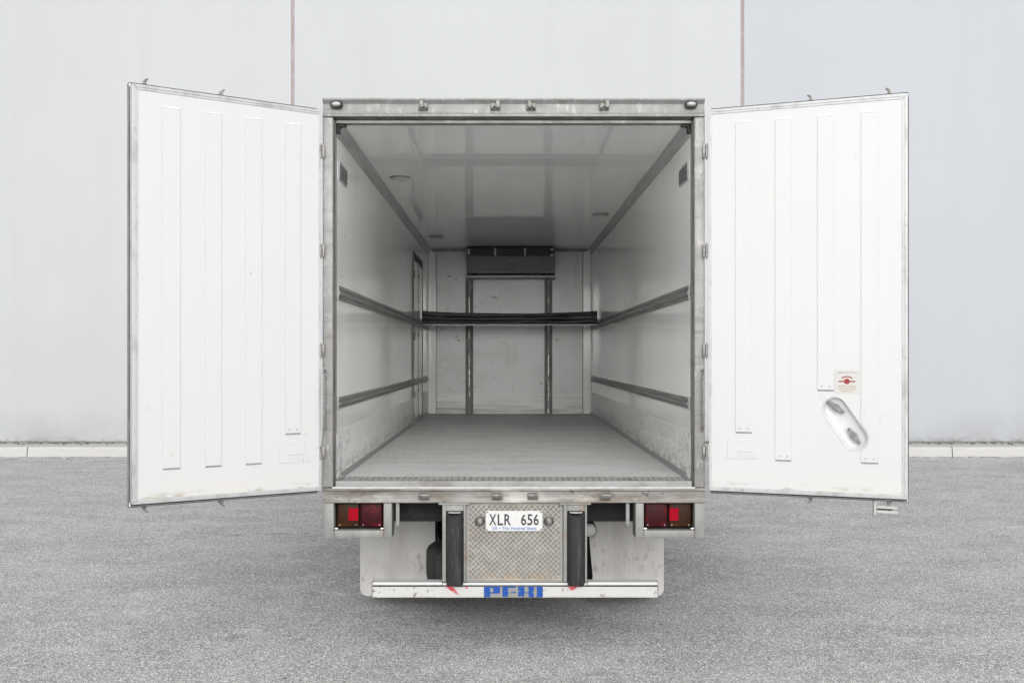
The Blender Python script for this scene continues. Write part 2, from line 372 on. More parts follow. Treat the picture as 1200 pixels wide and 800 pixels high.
# ------------------------------------------------------------------ setting: ground, gutter, kerb
mb = MB(); mb.bm.faces.new([mb.bm.verts.new(p) for p in ((-400, -400, 0), (400, -400, 0), (400, 400, 0), (-400, 400, 0))])
tag(mb.build('ground', M['asphalt']), kind='structure')
KY = 13.22
mb = MB(); x = -30.45
while x < 32:
    mb.box((x, KY - .30, -.1), (x + 6.99, KY - .002, .006), .002); x += 7.0
tag(mb.build('gutter', M['conc']), kind='structure')
mb = MB(); x = -30.1
while x < 32:
    mb.prism([(KY, -.1), (KY + .03, .165), (KY + .055, .195), (KY + .70, .215), (KY + .70, -.1)], 0, x, x + 3.485, .006); x += 3.5
tag(mb.build('kerb', M['conc'], smooth=False), kind='structure')

# ------------------------------------------------------------------ warehouse wall
WY = KY + .70
wh = tag(empty('warehouse_wall', (0, WY, 0)), 'tall pale painted concrete panel wall with two vertical joints behind the truck', 'wall')
joints = [-21.8, -13.01, -4.22, 4.57, 13.36, 22.15, 30.9]
mats = ['wallL', 'wallL', 'wallL', 'wallM', 'wallR', 'wallR']
mats = ['wallL', 'wallL', 'wallM', 'wallR', 'wallR', 'wallR']
TOP = 11.5
for i in range(len(joints) - 1):
    mb = MB().box((joints[i] + .032, 0, .245), (joints[i + 1] - .032, .18, TOP), .008)
    o = mb.build('wall_panel', M[mats[i]], wh)
for jx in joints[:-1]:
    MB().box((jx - .031, .014, .25), (jx + .031, .05, TOP - .01)).build('joint_seal', M['seal'], wh)
MB().box((joints[0], .05, 0), (joints[-1], .17, .244)).build('footing', M['conc'], wh)
MB().box((joints[0], .184, .245), (joints[-1], 14, TOP - .05)).build('hall_body', M['wallM'], wh)
MB().box((joints[0], -.03, TOP + .001), (joints[-1], .25, TOP + .09), .01).build('coping', M['alu'], wh)

mb = MB()
for i in range(1500):
    x = random.uniform(-14, 14)
    dens = .5 + .5 * math.sin(x * 1.3) * math.sin(x * .47 + 1)
    if random.random() > .35 + .65 * dens: continue
    r = random.uniform(.008, .026)
    b = bmesh.new(); bmesh.ops.create_icosphere(b, subdivisions=1, radius=r)
    for v in b.verts: v.co *= random.uniform(.6, 1.3)
    mb._merge(b, Matrix.Translation((x, WY - random.expovariate(18), .213)) @ Matrix.Diagonal((1.6, 1.1, .8, 1)))
tag(mb.build('moss', M['moss']), 'dark moss and grit gathered where the wall meets the kerb', 'moss', kind='stuff')

mb = MB()
for i in range(900):
    x = random.uniform(-13, 13)
    if math.sin(x * 2.1) + math.sin(x * .83 + 2) < random.uniform(-1.6, 1.4): continue
    r = random.uniform(.004, .013); b = bmesh.new(); bmesh.ops.create_icosphere(b, subdivisions=1, radius=r)
    for v in b.verts: v.co *= random.uniform(.6, 1.3)
    mb._merge(b, Matrix.Translation((x, KY - .004 - random.expovariate(16), .008)) @ Matrix.Diagonal((1.5, 1.1, .7, 1)))
tag(mb.build('grit', M['moss']), 'brown grit and leaf crumbs lying along the foot of the kerb', 'grit', kind='stuff')

# ------------------------------------------------------------------ the truck
truck = tag(empty('box_truck'), 'white refrigerated box truck with its rear doors open and empty cargo hold', 'truck')
L_IN = 8.35; HW = 1.175; ZF, ZC = 1.085, 3.44
XO = 1.248
# walls, roof, floor
for s in (-1, 1):
    x0, x1 = sorted((s * HW, s * (XO - .012)))
    side = MB().box((x0, .102, ZF - .08), (x1, L_IN + .1, 3.56)).build('side_wall', M['gel'], truck)
    x0, x1 = sorted((s * (XO - .0115), s * (XO - .002)))
    MB().box((x0, .102, .99), (x1, L_IN + .16, 3.575), .003).build('outer_skin', M['skin'], side)
    x0, x1 = sorted((s * (XO - .002), s * (XO + .006)))
    MB().box((x0, .12, .955), (x1, L_IN + .16, 1.06), .003).build('side_sill', M['alu'], side)
    # kick panel
    x0, x1 = sorted((s * (HW - .006), s * (HW - .0005)))
    MB().box((x0, .105, ZF + .012), (x1, L_IN - .001, 1.402), .002).build('kick_panel', M['kick'], side)
    # floor edge sealing bead
    mb = MB()
    pts = [(s * (HW - .001), ZF + .001), (s * (HW - .026), ZF + .001), (s * (HW - .022), ZF + .006), (s * (HW - .0075), ZF + .03), (s * (HW - .001), ZF + .03)]
    mb.prism(pts, 1, .25, L_IN - .002).build('floor_bead', M['ventgrey'], side)
    # lashing rails: ribbed aluminium extrusions with slots
    for (za, zb) in ((2.282, 2.376), (1.552, 1.628)):
        hgt = zb - za
        prof = [(0, 0), (.010, 0), (.013, .06), (.013, .17), (.007, .20), (.007, .25), (.019, .33), (.022, .45), (.019, .58), (.007, .66), (.007, .74), (.013, .77), (.013, .94), (.010, 1.), (0, 1.)]
        pts = [(s * (HW - .0006 - d), za + t * hgt) for d, t in prof]
        rl = MB().prism(pts, 1, .125, L_IN - .07).build('lashing_rail', M['rail'], truck)
        x0, x1 = sorted((s * (HW - .0006), s * (HW - .016)))
        MB().box((x0, .112, za - .004), (x1, .126, zb + .004), .002).build('end_cap', M['rail'], rl)
    # ceiling cove
    pts = [(s * (HW - .0006), ZC - .075), (s * (HW - .006), ZC - .075), (s * (HW - .010), ZC - .066), (s * (HW - .040), ZC - .016), (s * (HW - .046), ZC - .010), (s * (HW - .046), ZC - .0006), (s * (HW - .0006), ZC - .0006)]
    MB().prism(pts, 1, .125, L_IN - .001).build('ceiling_cove', M['cove'], side)
    # louvred vent near the doors
    x0, x1 = sorted((s * (HW - .0006), s * (HW - .008)))
    vt = MB().box((x0, .19, 3.09), (x1, .54, 3.215), .002).build('wall_vent', M['alu'], truck)
    mb = MB(); x0, x1 = sorted((s * (HW - .0084), s * (HW - .0094)))
    mb.box((x0, .205, 3.105), (x1, .525, 3.20)).build('grille', M['slot'], vt)
    mb = MB(); x0, x1 = sorted((s * (HW - .0096), s * (HW - .016)))
    for k in range(5): mb.box((x0, .21, 3.111 + k * .018), (x1, .52, 3.119 + k * .018))
    mb.build_each('louvre', M['ventgrey'], vt)
MB().box((-XO + .012, .102, ZC), (XO - .012, L_IN + .1, 3.56)).build('ceiling', M['ceil'], truck)
MB().box((-XO, .05, 3.561), (XO, L_IN + .16, 3.588), .006).build('roof', M['skin'], truck)
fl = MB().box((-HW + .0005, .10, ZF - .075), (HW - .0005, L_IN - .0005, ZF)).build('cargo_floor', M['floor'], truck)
bw = MB().box((-HW + .0006, L_IN, ZF + .001), (HW - .0006, L_IN + .099, ZC - .001)).build('front_wall', M['back'], truck)
MB().box((-XO + .012, L_IN + .102, ZF - .1), (XO - .012, L_IN + .155, 3.558), .003).build('front_skin', M['skin'], bw)
MB().box((-HW + .13, L_IN - .005, ZF + .01), (HW - .13, L_IN - .0005, 1.385), .002).build('kick_panel', M['kick'], bw)
# corner trims at the front wall
for s in (-1, 1):
    x0, x1 = sorted((s * (HW - .016), s * (HW - .13)))
    MB().box((x0, L_IN - .009, ZF + .004), (x1, L_IN - .0008, ZC - .002), .003).build('corner_trim', M['gel'], bw)
    x0, x1 = sorted((s * (HW - .132), s * (HW - .118)))
    MB().box((x0, L_IN - .014, ZF + .004), (x1, L_IN - .0092, ZC - .002), .002).build('corner_bead', M['rail'], bw)
# ceiling/front wall trim
MB().box((-HW + .06, L_IN - .03, ZC - .035), (HW - .06, L_IN - .0152, ZC - .001), .006).build('ceiling_trim', M['rail'], bw)
# two vertical lashing tracks on the front wall
for cx in (-.575, .557):
    x0, x1 = cx - .055, cx + .055
    tr = MB()
    tr.box((x0, L_IN - .024, ZF + .003), (x0 + .030, L_IN - .0055, 3.0), .003); tr.box((x1 - .030, L_IN - .024, ZF + .003), (x1, L_IN - .0055, 3.0), .003)
    tr.box((x0 + .029, L_IN - .012, ZF + .003), (x1 - .029, L_IN - .0056, 3.0))
    t = tr.build('lashing_track', M['trackdark'], truck)
    MB().box((cx - .010, L_IN - .0150, ZF + .01), (cx + .010, L_IN - .0122, 2.99), .001).build('wear_strip', M['wear'], t)
# evaporator
ev = MB()
prof = [(8.345, 3.425), (7.93, 3.425), (7.915, 3.30), (7.93, 3.07), (7.985, 3.035), (8.345, 3.035)]
ev.prism(prof, 0, -.60, .63, .006)
evo = ev.build('evaporator', M['evap'], truck)
mb = MB(); mb.box((-.592, 7.902, 3.312), (.622, 7.9135, 3.405), .002); mb.build('fan_recess', M['slot'], evo)
mb = MB()
for k in range(3): mb.box((-.585, 7.894, 3.325 + k * .027), (.54, 7.9, 3.335 + k * .027), .001)
mb.build_each('grille_bar', M['evap'], evo)
for xx in (-.20, .215): MB().box((xx - .012, 7.884, 3.305), (xx + .012, 7.8935, 3.41), .002).build('divider', M['alu'], evo)
MB().box((-.585, 7.886, 3.32), (-.555, 7.8935, 3.40), .002).build('latch', M['alu'], evo)
mb = MB(); mb.box((.565, 7.888, 3.302), (.615, 7.8935, 3.33), .002); mb.box((.565, 7.888, 3.378), (.615, 7.8935, 3.404), .002); mb.build_each('terminal', M['alu'], evo)
MB().box((-.05, 7.908, 3.225), (.045, 7.9195, 3.25), .001).build('badge', M['greyhandle'], evo)
MB().box((-.625, 7.925, 3.008), (.655, 8.344, 3.034), .004).build('drip_tray', M['alu'], evo)
MB().box((-.595, 7.919, 3.062), (.625, 7.928, 3.088), .002).build('trim_strip', M['greyhandle'], evo)
for xx in (-.49, .47): MB().box((xx - .03, 7.908, 3.042), (xx + .03, 7.93, 3.066), .003).build('clip', M['slot'], evo)
# dome lamps on the ceiling
for (x, y) in ((-.96, 2.2), (-.945, 6.7), (.97, 4.57)):
    d = MB().cyl((x, y, ZC - .012), (x, y, ZC - .0008), .088, 24, .092).build('dome_lamp', M['ventgrey'], truck, True)
    MB().ball((x, y, ZC - .0125), .078, (1, 1, .32), 24, 10).build('lamp_lens', M['domel'], d, True)
# ceiling joint strips
mb = MB()
mb.box((-HW + .062, 1.30, ZC - .0014), (HW - .062, 1.345, ZC - .0005))
mb.build('ceiling_joint', M['ceil'], truck)
# side door in the left wall
xw = -HW
sdr = MB().box((xw + .0006, 5.93, ZF + .03), (xw + .0085, 7.27, 3.075), .002).build('side_door', M['gel'], truck)
mb = MB()
for yy in (5.90, 7.272): mb.box((xw + .0007, yy, ZF + .014), (xw + .0155, yy + .028, 3.10), .002)
mb.box((xw + .0007, 5.93, 3.078), (xw + .0155, 7.27, 3.17), .002)
mb.build_each('door_frame', M['trackdark'], sdr)
MB().box((xw + .0087, 6.585, ZF + .035), (xw + .0115, 6.598, 3.07)).build('seal', M['slot'], sdr)
mb = MB()
for zz in (1.4, 2.1, 2.85):
    mb.box((xw + .0155, 5.905, zz), (xw + .03, 5.95, zz + .09), .003)
    mb.box((xw + .0087, 6.60, zz + .05), (xw + .02, 6.63, zz + .10), .003)
mb.build_each('hinge', M['cast'], sdr)

# rear portal frame
fr = MB()
for s in (-1, 1):
    x0, x1 = sorted((s * XO, s * 1.179))
    fr.box((x0, 0, 1.048), (x1, .10, 3.464), .008)
    x0, x1 = sorted((s * 1.1785, s * 1.171))
    fr.box((x0, .035, 1.055), (x1, .1005, 3.455), .004)
frame = tag(empty('rear_frame')); frame.parent = truck
fr.build_each('door_post', M['steel'], frame, True)
mb = MB()
prof = [(0, 3.4655), (-.006, 3.47), (-.004, 3.482), (.010, 3.492), (.014, 3.55), (.0, 3.566), (-.008, 3.575), (-.008, 3.586), (.10, 3.588), (.10, 3.4655)]
mb.prism(prof, 0, -XO, XO, .0015); header = mb.build('header_beam', M['steel'], frame, True)
mb = MB()
prof = [(-.004, 1.0475), (-.012, 1.040), (-.012, 1.030), (.002, 1.022), (.006, .975), (-.002, .962), (-.006, .955), (-.004, .948), (.10, .948), (.10, 1.0475)]
mb.prism(prof, 0, -XO, XO, .0015); MB_sill = mb.build('sill_beam', M['sill'], frame, True)
mb = MB(); mb.cyl((-1.182, -.008, 1.047), (1.182, -.008, 1.047), .0075, 12); mb.build('sill_lip', M['alu'], frame, True)
# corner gussets and seals
for s in (-1, 1):
    x0, x1 = sorted((s * 1.1655, s * 1.105))
    mb = MB(); mb.box((x0, .07, 3.415), (x1, .101, 3.4395), .003); mb.box((min(s*1.1655, s*1.145), .06, 3.37), (max(s*1.1655, s*1.145), .101, 3.414), .003)
    mb.build_each('corner_seal', M['rubber'], frame)
    x0, x1 = sorted((s * 1.1725, s * 1.1787))
    MB().box((x0, .015, 1.056), (x1, .0345, 3.45), .003).build('jamb_gasket', M['gasket'], frame)
MB().box((-1.170, .03, 3.4565), (1.170, .1005, 3.4645), .002).build('head_gasket', M['gasket'], frame)
MB().box((-1.168, .05, 3.434), (1.168, .1235, 3.4560), .003).build('head_trim', M['steel'], frame)
# checker threshold
def lugs(mb, x0, x1, v0, v1, pitch, l, wd, hgt, plane):
    nx = max(1, int((x1 - x0) / pitch)); nv = max(1, int((v1 - v0) / pitch))
    px = (x1 - x0) / nx; pv = (v1 - v0) / nv
    for i in range(nx):
        for j in range(nv):
            for k in range(1):
                cx = x0 + (i + .25) * px; cv = v0 + (j + .25) * pv
                for q, (ax, av) in enumerate(((cx, cv), (cx + .5 * px, cv + .5 * pv))):
                    if not (x0 + l * .4 < ax < x1 - l * .4 and v0 + l * .4 < av < v1 - l * .4): continue
                    an = R(45 if q == 0 else -45)
                    ca, sa = math.cos(an), math.sin(an)
                    ring = []
                    for (u, t, h) in ((-l / 2, 0, 0), (0, -wd / 2, 0), (l / 2, 0, 0), (0, wd / 2, 0), (-l * .26, 0, hgt), (l * .26, 0, hgt)):
                        ring.append(mb.bm.verts.new(plane(ax + u * ca - t * sa, av + u * sa + t * ca, h)))
                    A, B, Cc, D, E, F = ring
                    for f in ((A, B, E), (B, F, E), (B, Cc, F), (Cc, D, F), (D, E, F), (D, A, E)): mb.bm.faces.new(f)
mb = MB(); mb.box((-1.165, -.002, 1.0482), (1.165, .235, ZF + .006), .006)
lugs(mb, -1.155, 1.155, .01, .225, .040, .032, .012, .005, lambda x, v, h: (x, v, ZF + .006 + h))
# nosing face lugs: the sheet is folded down over the sill
lugs(mb, -1.155, 1.155, 1.0505, 1.0895, .039, .030, .013, .008, lambda x, v, h: (x, -.002 - h, v))
mb.build('threshold_plate', M['tread'], frame)
# lock keepers on header and sill
for i, xx in enumerate((-.592, -.118, .113, .593)):
    sg = 1 if i in (1, 3) else -1
    mb = MB(); mb.box((xx - .032, -.006, 3.511), (xx + .032, .012, 3.553), .003)
    mb.box((xx + sg * .012 - .011, -.036, 3.518), (xx + sg * .012 + .017 * 1, -.0055, 3.566), .006)
    mb.box((xx - sg * .022 - .009, -.032, 3.514), (xx - sg * .022 + .009, -.0055, 3.542), .005)
    mb.cyl((xx - .026, -.02, 3.53), (xx + .026, -.02, 3.53), .006, 8)
    mb.build('lock_keeper', M['cast'], frame, True)
for i, xx in enumerate((-.585, -.107, .125, .60)):
    mb = MB(); mb.box((xx - .036, -.010, .972), (xx + .036, .004, 1.014), .003)
    mb.prism([(-.045, .997), (-.045, 1.008), (-.0095, 1.016), (-.0095, .975), (-.03, .978)], 0, xx - .030, xx + .030, .004)
    mb.build('lock_keeper', M['cast'], frame, True)
# marker lamps
for xx in (-1.157, 1.158):
    pts = []
    for k in range(24):
        t = 2 * math.pi * k / 24; c_, s_ = math.cos(t), math.sin(t)
        pts.append((xx + .040 * math.copysign(abs(c_) ** .6, c_), 3.543 + .0235 * math.copysign(abs(s_) ** .7, s_)))
    mk = MB().prism(pts, 1, -.012, .013).build('marker_lamp', M['rubber'], truck)
    MB().ball((xx, -.012, 3.546), .030, (1, .55, .52), 20, 12).build('lamp_lens', M['lampglass'], mk, True)
# hinges
for s in (-1, 1):
    for zc in (3.235, 2.587, 1.938, 1.277):
        mb = MB(); xh = s * 1.256
        mb.cyl((xh, -.022, zc - .043), (xh, -.022, zc + .043), .0095, 12, bev=.002)
        x0, x1 = sorted((s * 1.232, s * 1.256)); mb.box((x0, -.018, zc - .040), (x1, -.0005, zc + .040), .003)
        mb.cyl((xh, -.022, zc - .053), (xh, -.022, zc + .053), .005, 8)
        mb.build('door_hinge', M['cast'], frame, True)
    # grab handles
    xg = s * 1.231
    mb = MB(); p = [(xg, -.002, 1.815), (xg, -.030, 1.812), (xg, -.042, 1.79), (xg, -.044, 1.70), (xg, -.044, 1.55), (xg, -.042, 1.45), (xg, -.030, 1.428), (xg, -.002, 1.425)]
    mb.tube(p, .0085, 10); mb.cyl((xg, -.006, 1.815), (xg, -.001, 1.815), .018, 14); mb.cyl((xg, -.006, 1.425), (xg, -.001, 1.425), .018, 14)
    mb.build('grab_handle', M['cast'], frame, True)

# ------------------------------------------------------------------ rear doors
DZ0, DZ1 = 1.032, 3.506
def stadium(c0, c1, r, n=12):
    d = math.atan2(c1[1] - c0[1], c1[0] - c0[0]); pts = []
    for k in range(n + 1):
        t = d + math.pi / 2 + math.pi * k / n; pts.append((c0[0] + r * math.cos(t), c0[1] + r * math.sin(t)))
    for k in range(n + 1):
        t = d - math.pi / 2 + math.pi * k / n; pts.append((c1[0] + r * math.cos(t), c1[1] + r * math.sin(t)))
    return pts
def door(s, hinge, ang, label):
    """x local = s*u (u from the hinge), y local 0 = inner face, + = outward, z = height"""
    X = lambda u: s * u
    def bx(mb, u0, u1, v0, v1, z0, z1, bev=0.):
        x0, x1 = sorted((X(u0), X(u1))); mb.box((x0, v0, z0), (x1, v1, z1), bev)
    DW = 1.200 if s < 0 else 1.211
    fi = .032                                    # trim width
    mb = MB()
    bx(mb, .004, DW - .004, .046, .050, DZ0 + .004, DZ1 - .004)
    bx(mb, -.004, DW + .001, .064, .100, DZ0 - .022, DZ1 + .018, .006)
    leaf = mb.build('rear_door', M['skin'], truck)
    leaf.location = hinge; leaf.rotation_euler = (0, 0, ang); leaf['label'] = label
    # inner face sheet, with a recess on the right door
    b = bmesh.new()
    outer = [(X(.016), DZ0 + .026), (X(DW - fi), DZ0 + .026), (X(DW - fi), DZ1 - fi), (X(.016), DZ1 - fi)]
    ov = [b.verts.new((p[0], 0, p[1])) for p in outer]
    for i in range(4): b.edges.new((ov[i], ov[(i + 1) % 4]))
    if s > 0:
        st = stadium((.785, 1.575), (.905, 1.395), .072)
        iv = [b.verts.new((p[0], 0, p[1])) for p in st]
        for i in range(len(iv)): b.edges.new((iv[i], iv[(i + 1) % len(iv)]))
    bmesh.ops.triangle_fill(b, use_beauty=True, edges=list(b.edges), normal=(0, -1, 0))
    bmesh.ops.recalc_face_normals(b, faces=b.faces)
    if b.faces[0].normal.y > 0: bmesh.ops.reverse_faces(b, faces=b.faces)
    mb = MB(); mb._merge(b)
    face = mb.build('inner_lining', M['door'], leaf)
    if s > 0:
        mb = MB(); n = len(st)
        levels = [(.0, -.004, 1.10), (.0, -.004, 1.02), (-.0, .0, 1.0), (0, .010, .93), (0, .0117, .80)]
        rings = []
        cxm = sum(p[0] for p in st) / n; czm = sum(p[1] for p in st) / n
        for (_, yv, k) in [(0, -.0006, 1.10), (0, -.0035, 1.07), (0, -.0035, 1.03), (0, .000, .98), (0, .010, .90), (0, .017, .76), (0, .020, .55)]:
            sti = stadium((.785, 1.575), (.905, 1.395), .072 + .072 * (k - 1))
            rings.append([mb.bm.verts.new((p[0], yv, p[1])) for p in sti])
        for A, B in zip(rings, rings[1:]):
            for k in range(n): mb.bm.faces.new((A[k], A[(k + 1) % n], B[(k + 1) % n], B[k]))
        mb.bm.faces.new(rings[-1])
        bmesh.ops.recalc_face_normals(mb.bm, faces=mb.bm.faces)
        mb.build('handle_recess', M['door'], leaf, True, 50)
        for (u, z, an) in ((.792, 1.588, -36), (.900, 1.41, -54)):
            mb = MB(); mb.cyl((u, .0195, z), (u, .002, z), .020, 16, .017, bev=.002)
            rot = Matrix.Translation((u, -.004, z)) @ Matrix.Rotation(R(-an), 4, 'Y')
            mb.prism([(-.060, -.007), (-.03, -.012), (-.012, -.018), (.012, -.018), (.03, -.012), (.060, -.007), (.060, .007), (.03, .012), (.012, .018), (-.012, .018), (-.03, .012), (-.060, .007)], 1, -.009, .009, .003, mtx=rot)
            mb.build('release_handle', M['greyhandle'], leaf)
    # aluminium edge trim with mitred corners
    mb = MB()
    g = .0009; z0, z1 = DZ0, DZ1
    fb = .026
    def trim(quad, seg_in, seg_out):
        mb.prism([(X(p[0]), p[1]) for p in quad], 1, -.004, .0505, .0012)
    trim([(g, z0), (DW - g, z0), (DW - fi - g, z0 + fb), (.016 + g, z0 + fb)], 0, 0)
    trim([(DW, z0 + g), (DW, z1 - g), (DW - fi, z1 - fi - g), (DW - fi, z0 + fb + g)], 0, 0)
    trim([(DW - g, z1), (g, z1), (.016 + g, z1 - fi), (DW - fi - g, z1 - fi)], 0, 0)
    trim([(0, z1 - g), (0, z0 + g), (.016, z0 + fb + g), (.016, z1 - fi - g)], 0, 0)
    # raised inner bead along the trim
    mb.build_each('edge_trim', M['alu'], leaf)
    mb = MB()
    bx(mb, .02, DW - .022, -.0075, -.0042, z1 - .0175, z1 - .013, .001); bx(mb, DW - .0185, DW - .0135, -.0075, -.0042, z0 + .02, z1 - .02, .001)
    bx(mb, .02, DW - .022, -.0075, -.0042, z0 + .013, z0 + .0165, .001)
    mb.build_each('trim_bead', M['alu'], leaf)
    # rubber seal round the leaf
    mb = MB()
    bx(mb, -.002, DW - .004, .051, .0635, z0 - .017, z0 + .004, .003); bx(mb, -.002, DW - .004, .051, .0635, z1 - .004, z1 + .012, .003)
    bx(mb, DW - .006, DW + .005, .051, .0635, z0 + .0045, z1 - .0045, .003); bx(mb, -.006, .006, .051, .0635, z0 + .0045, z1 - .0045, .003)
    bx(mb, .0, DW, .064, .0985, z0 - .0255, z0 - .0224, .001); bx(mb, .0, DW, .064, .0985, z1 + .0184, z1 + .0215, .001)
    mb.build_each('door_seal', M['gasket'], leaf)
    mb = MB(); bx(mb, DW + .0015, DW + .004, .064, .099, z0 - .020, z1 + .016, .0008); mb.build('edge_cap', M['steel'], leaf)
    # raised ribs
    ribs = [(.143, .245, 1.412), (.403, .507, 1.234), (.663, .764, 1.234), (.918, 1.022, 1.234)]
    if s > 0: ribs = [(.171, .274, 1.418), (.421, .521, 1.247), (.680, .779, 1.695), (.940, 1.040, 1.249)]
    for k, (u0, u1, zb) in enumerate(ribs):
        mb = MB()
        x0, x1 = sorted((X(u0), X(u1)))
        zt = 3.388 if s < 0 else 3.406
        if s > 0 and k == 3:
            zs = [zb] + [1.27 + .009 * q_ for q_ in range(30)] + [zt]
            def left(z):
                best = u0
                for q_ in range(41):
                    t = q_ / 40; cu_, cz_ = .785 + .12 * t, 1.575 - .18 * t; d2 = .081 ** 2 - (z - cz_) ** 2
                    if d2 > 0: best = max(best, cu_ + math.sqrt(d2))
                return best
            mb.prism([(left(z), z) for z in zs] + [(u1, zt), (u1, zb)], 1, -.0042, -.0005, .0012)
        else: mb.prism([(x0, zb), (x1, zb), (x1, zt), (x0, zt)], 1, -.0042, -.0005, .0012)
        rb = mb.build('rib', M['door'], leaf)
        MB().box((x0 + .001, -.0050, zb - .0085), (x1 - .001, -.0006, zb - .0006), .0015).build('rib_edge_shading', M['ribshadow'], leaf)  # dark strip paints the shadow cast below the rib
        MB().box((x0 + .002, -.0062, zt + .0006), (x1 - .002, -.0006, zt + .006), .002).build('rib_edge_shading', M['skin'], leaf)  # bright strip paints the highlight on the rib's top edge
        mb = MB()
        for xx in (x0 + .026, x1 - .026): mb.cyl((xx, -.0056, zb + .022), (xx, -.0040, zb + .022), .0045, 8)
        if s > 0 or k == 0: mb.build_each('screw', M['cast'], leaf)
        else: mb.bm.free()
    # embossed maker's mark: a big P followed by small letters
    mb = MB()
    u0, u1, za, zb = (.121, .328, 1.245, 1.372) if s > 0 else (.286, .066, 1.222, 1.362)
    x0 = X(u0) if s > 0 else X(u0); wd = abs(u1 - u0); hg = zb - za
    q = lambda a_, b_: (x0 + a_ * wd, za + b_ * hg)
    P_ = [(0, 0), (.30, 0), (.30, .36), (.72, .36), (.77, .41), (.77, .95), (.72, 1), (.05, 1), (0, .95)]
    mb.prism([q(*p) for p in P_], 1, -.0035, -.0004, .0012)
    for (a0, a1) in ((.36, .58), (.62, .72), (.745, .85), (.87, 1.0)):
        pts = [(a0, 0), (a1, 0), (a1, .30), (a0, .30)]
        mb.prism([q(*p) for p in pts], 1, -.0030, -.0004, .001)
    mb.build('embossed_mark', M['door'], leaf)
    mb = MB()
    for pts in ([(.32, .80), (.44, .80), (.44, .86), (.32, .86)], [(.45, .10), (.56, .10), (.56, .13), (.45, .13)], [(.45, .20), (.56, .20), (.56, .225), (.45, .225)], [(.70, .10), (.74, .10), (.74, .15), (.70, .15)]):
        mb.prism([q(*p) for p in pts], 1, -.0041, -.0031)
    mb.build_each('mark_groove', M['greyink'], leaf)
    # lock rods on the outer face with cams showing at top and bottom
    for u in (.628, 1.100):
        mb = MB(); mb.cyl((X(u), .126, DZ0 - .045), (X(u), .126, DZ1 + .040), .0135, 12)
        for zz in (1.25, 1.9, 2.6, 3.25): mb.box((X(u) - .03, .1, zz), (X(u) + .03, .142, zz + .05), .004)
        rod = mb.build('lock_rod', M['cast'], leaf, True)
        for zz, dz in ((DZ1 + .012, 1), (DZ0 - .014, -1)):
            mb = MB()
            h_ = .052
            pts = [(-.008, 0), (.012, 0), (.010, .018), (.004, .026), (.010, .040), (.020, .052), (.010, .054), (-.006, .042), (-.010, .02)]
            pts = [(X(u) - s * p[0] * 1.15, zz + dz * p[1]) for p in pts]
            mb.prism(pts, 1, .088, .116, .003)
            mb.box((X(u) - .012, .10, min(zz, zz + dz * .02)), (X(u) + .012, .13, max(zz, zz + dz * .02)), .003)
            mb.build('lock_cam', M['cast'], leaf)
    return leaf
dl = door(-1, (-1.255, -.02, 0), math.atan2(.562, .827), 'left rear door with four full white ribs')
dr = door(1, (1.272, -.02, 0), -math.atan2(.364, .931), 'right rear door with emergency exit sticker and handle recess')
# sticker on the right door
st_ = MB(); st_.box((.783, -.0022, 1.672), (.930, -.0006, 1.818), .0006)
stk = st_.build('sticker', M['stickerp'], dr)
Y_ = -.0030
mb = MB(); cu, cz = .8565, 1.7475
mb.prism([(cu - .050, cz - .004), (cu + .050, cz - .004), (cu + .050, cz + .004), (cu - .050, cz + .004)], 1, Y_, -.0023)
mb.cyl((cu, Y_ - .0002, cz), (cu, -.0023, cz), .0175, 20)
arc = [(cu + .055 * math.sin(R(t)) * .95, cz - .0225 + .056 * math.cos(R(t))) for t in range(-40, 41, 8)]
arc2 = [(cu + .048 * math.sin(R(t)) * .95, cz - .0225 + .049 * math.cos(R(t))) for t in range(40, -41, -8)]
mb.prism(arc + arc2, 1, Y_, -.0023)
mb.build('sticker_symbol', M['inkred'], dr)
mb = MB(); text_fit(mb, 'EMERGENCY EXIT', .804, .911, 1.798, 1.807, Y_ + .0006, .001); mb.build('sticker_heading', M['inkfade'], dr)
mb = MB()
text_fit(mb, 'ROTATE HANDLE', .803, .912, 1.713, 1.7225, Y_ + .0006, .001)
text_fit(mb, 'ANTI CLOCKWISE', .804, .908, 1.698, 1.707, Y_ + .0006, .001)
text_fit(mb, 'AND PUSH', .824, .888, 1.683, 1.692, Y_ + .0006, .001)
mb.build('sticker_instruction', M['inkorange'], dr)
# hold-back latch under the right door
mb = MB(); mb.box((1.012, .064, .918), (1.028, .098, 1.008), .003)
mb.box((1.029, .070, .958), (1.150, .092, .976), .003); mb.box((1.029, .070, .930), (1.150, .092, .948), .003)
hb = mb.build('hold_back_latch', M['barwhite'], dr)
MB().box((1.0295, .074, .9485), (1.12, .09, .9575), .002).build('latch_gap_shade', M['slot'], dr)  # dark box paints the shade in the gap between the latch tubes
MB().box((1.005, .066, .905), (1.0115, .096, 1.0), .002).build('latch_flange', M['cast'], dr)

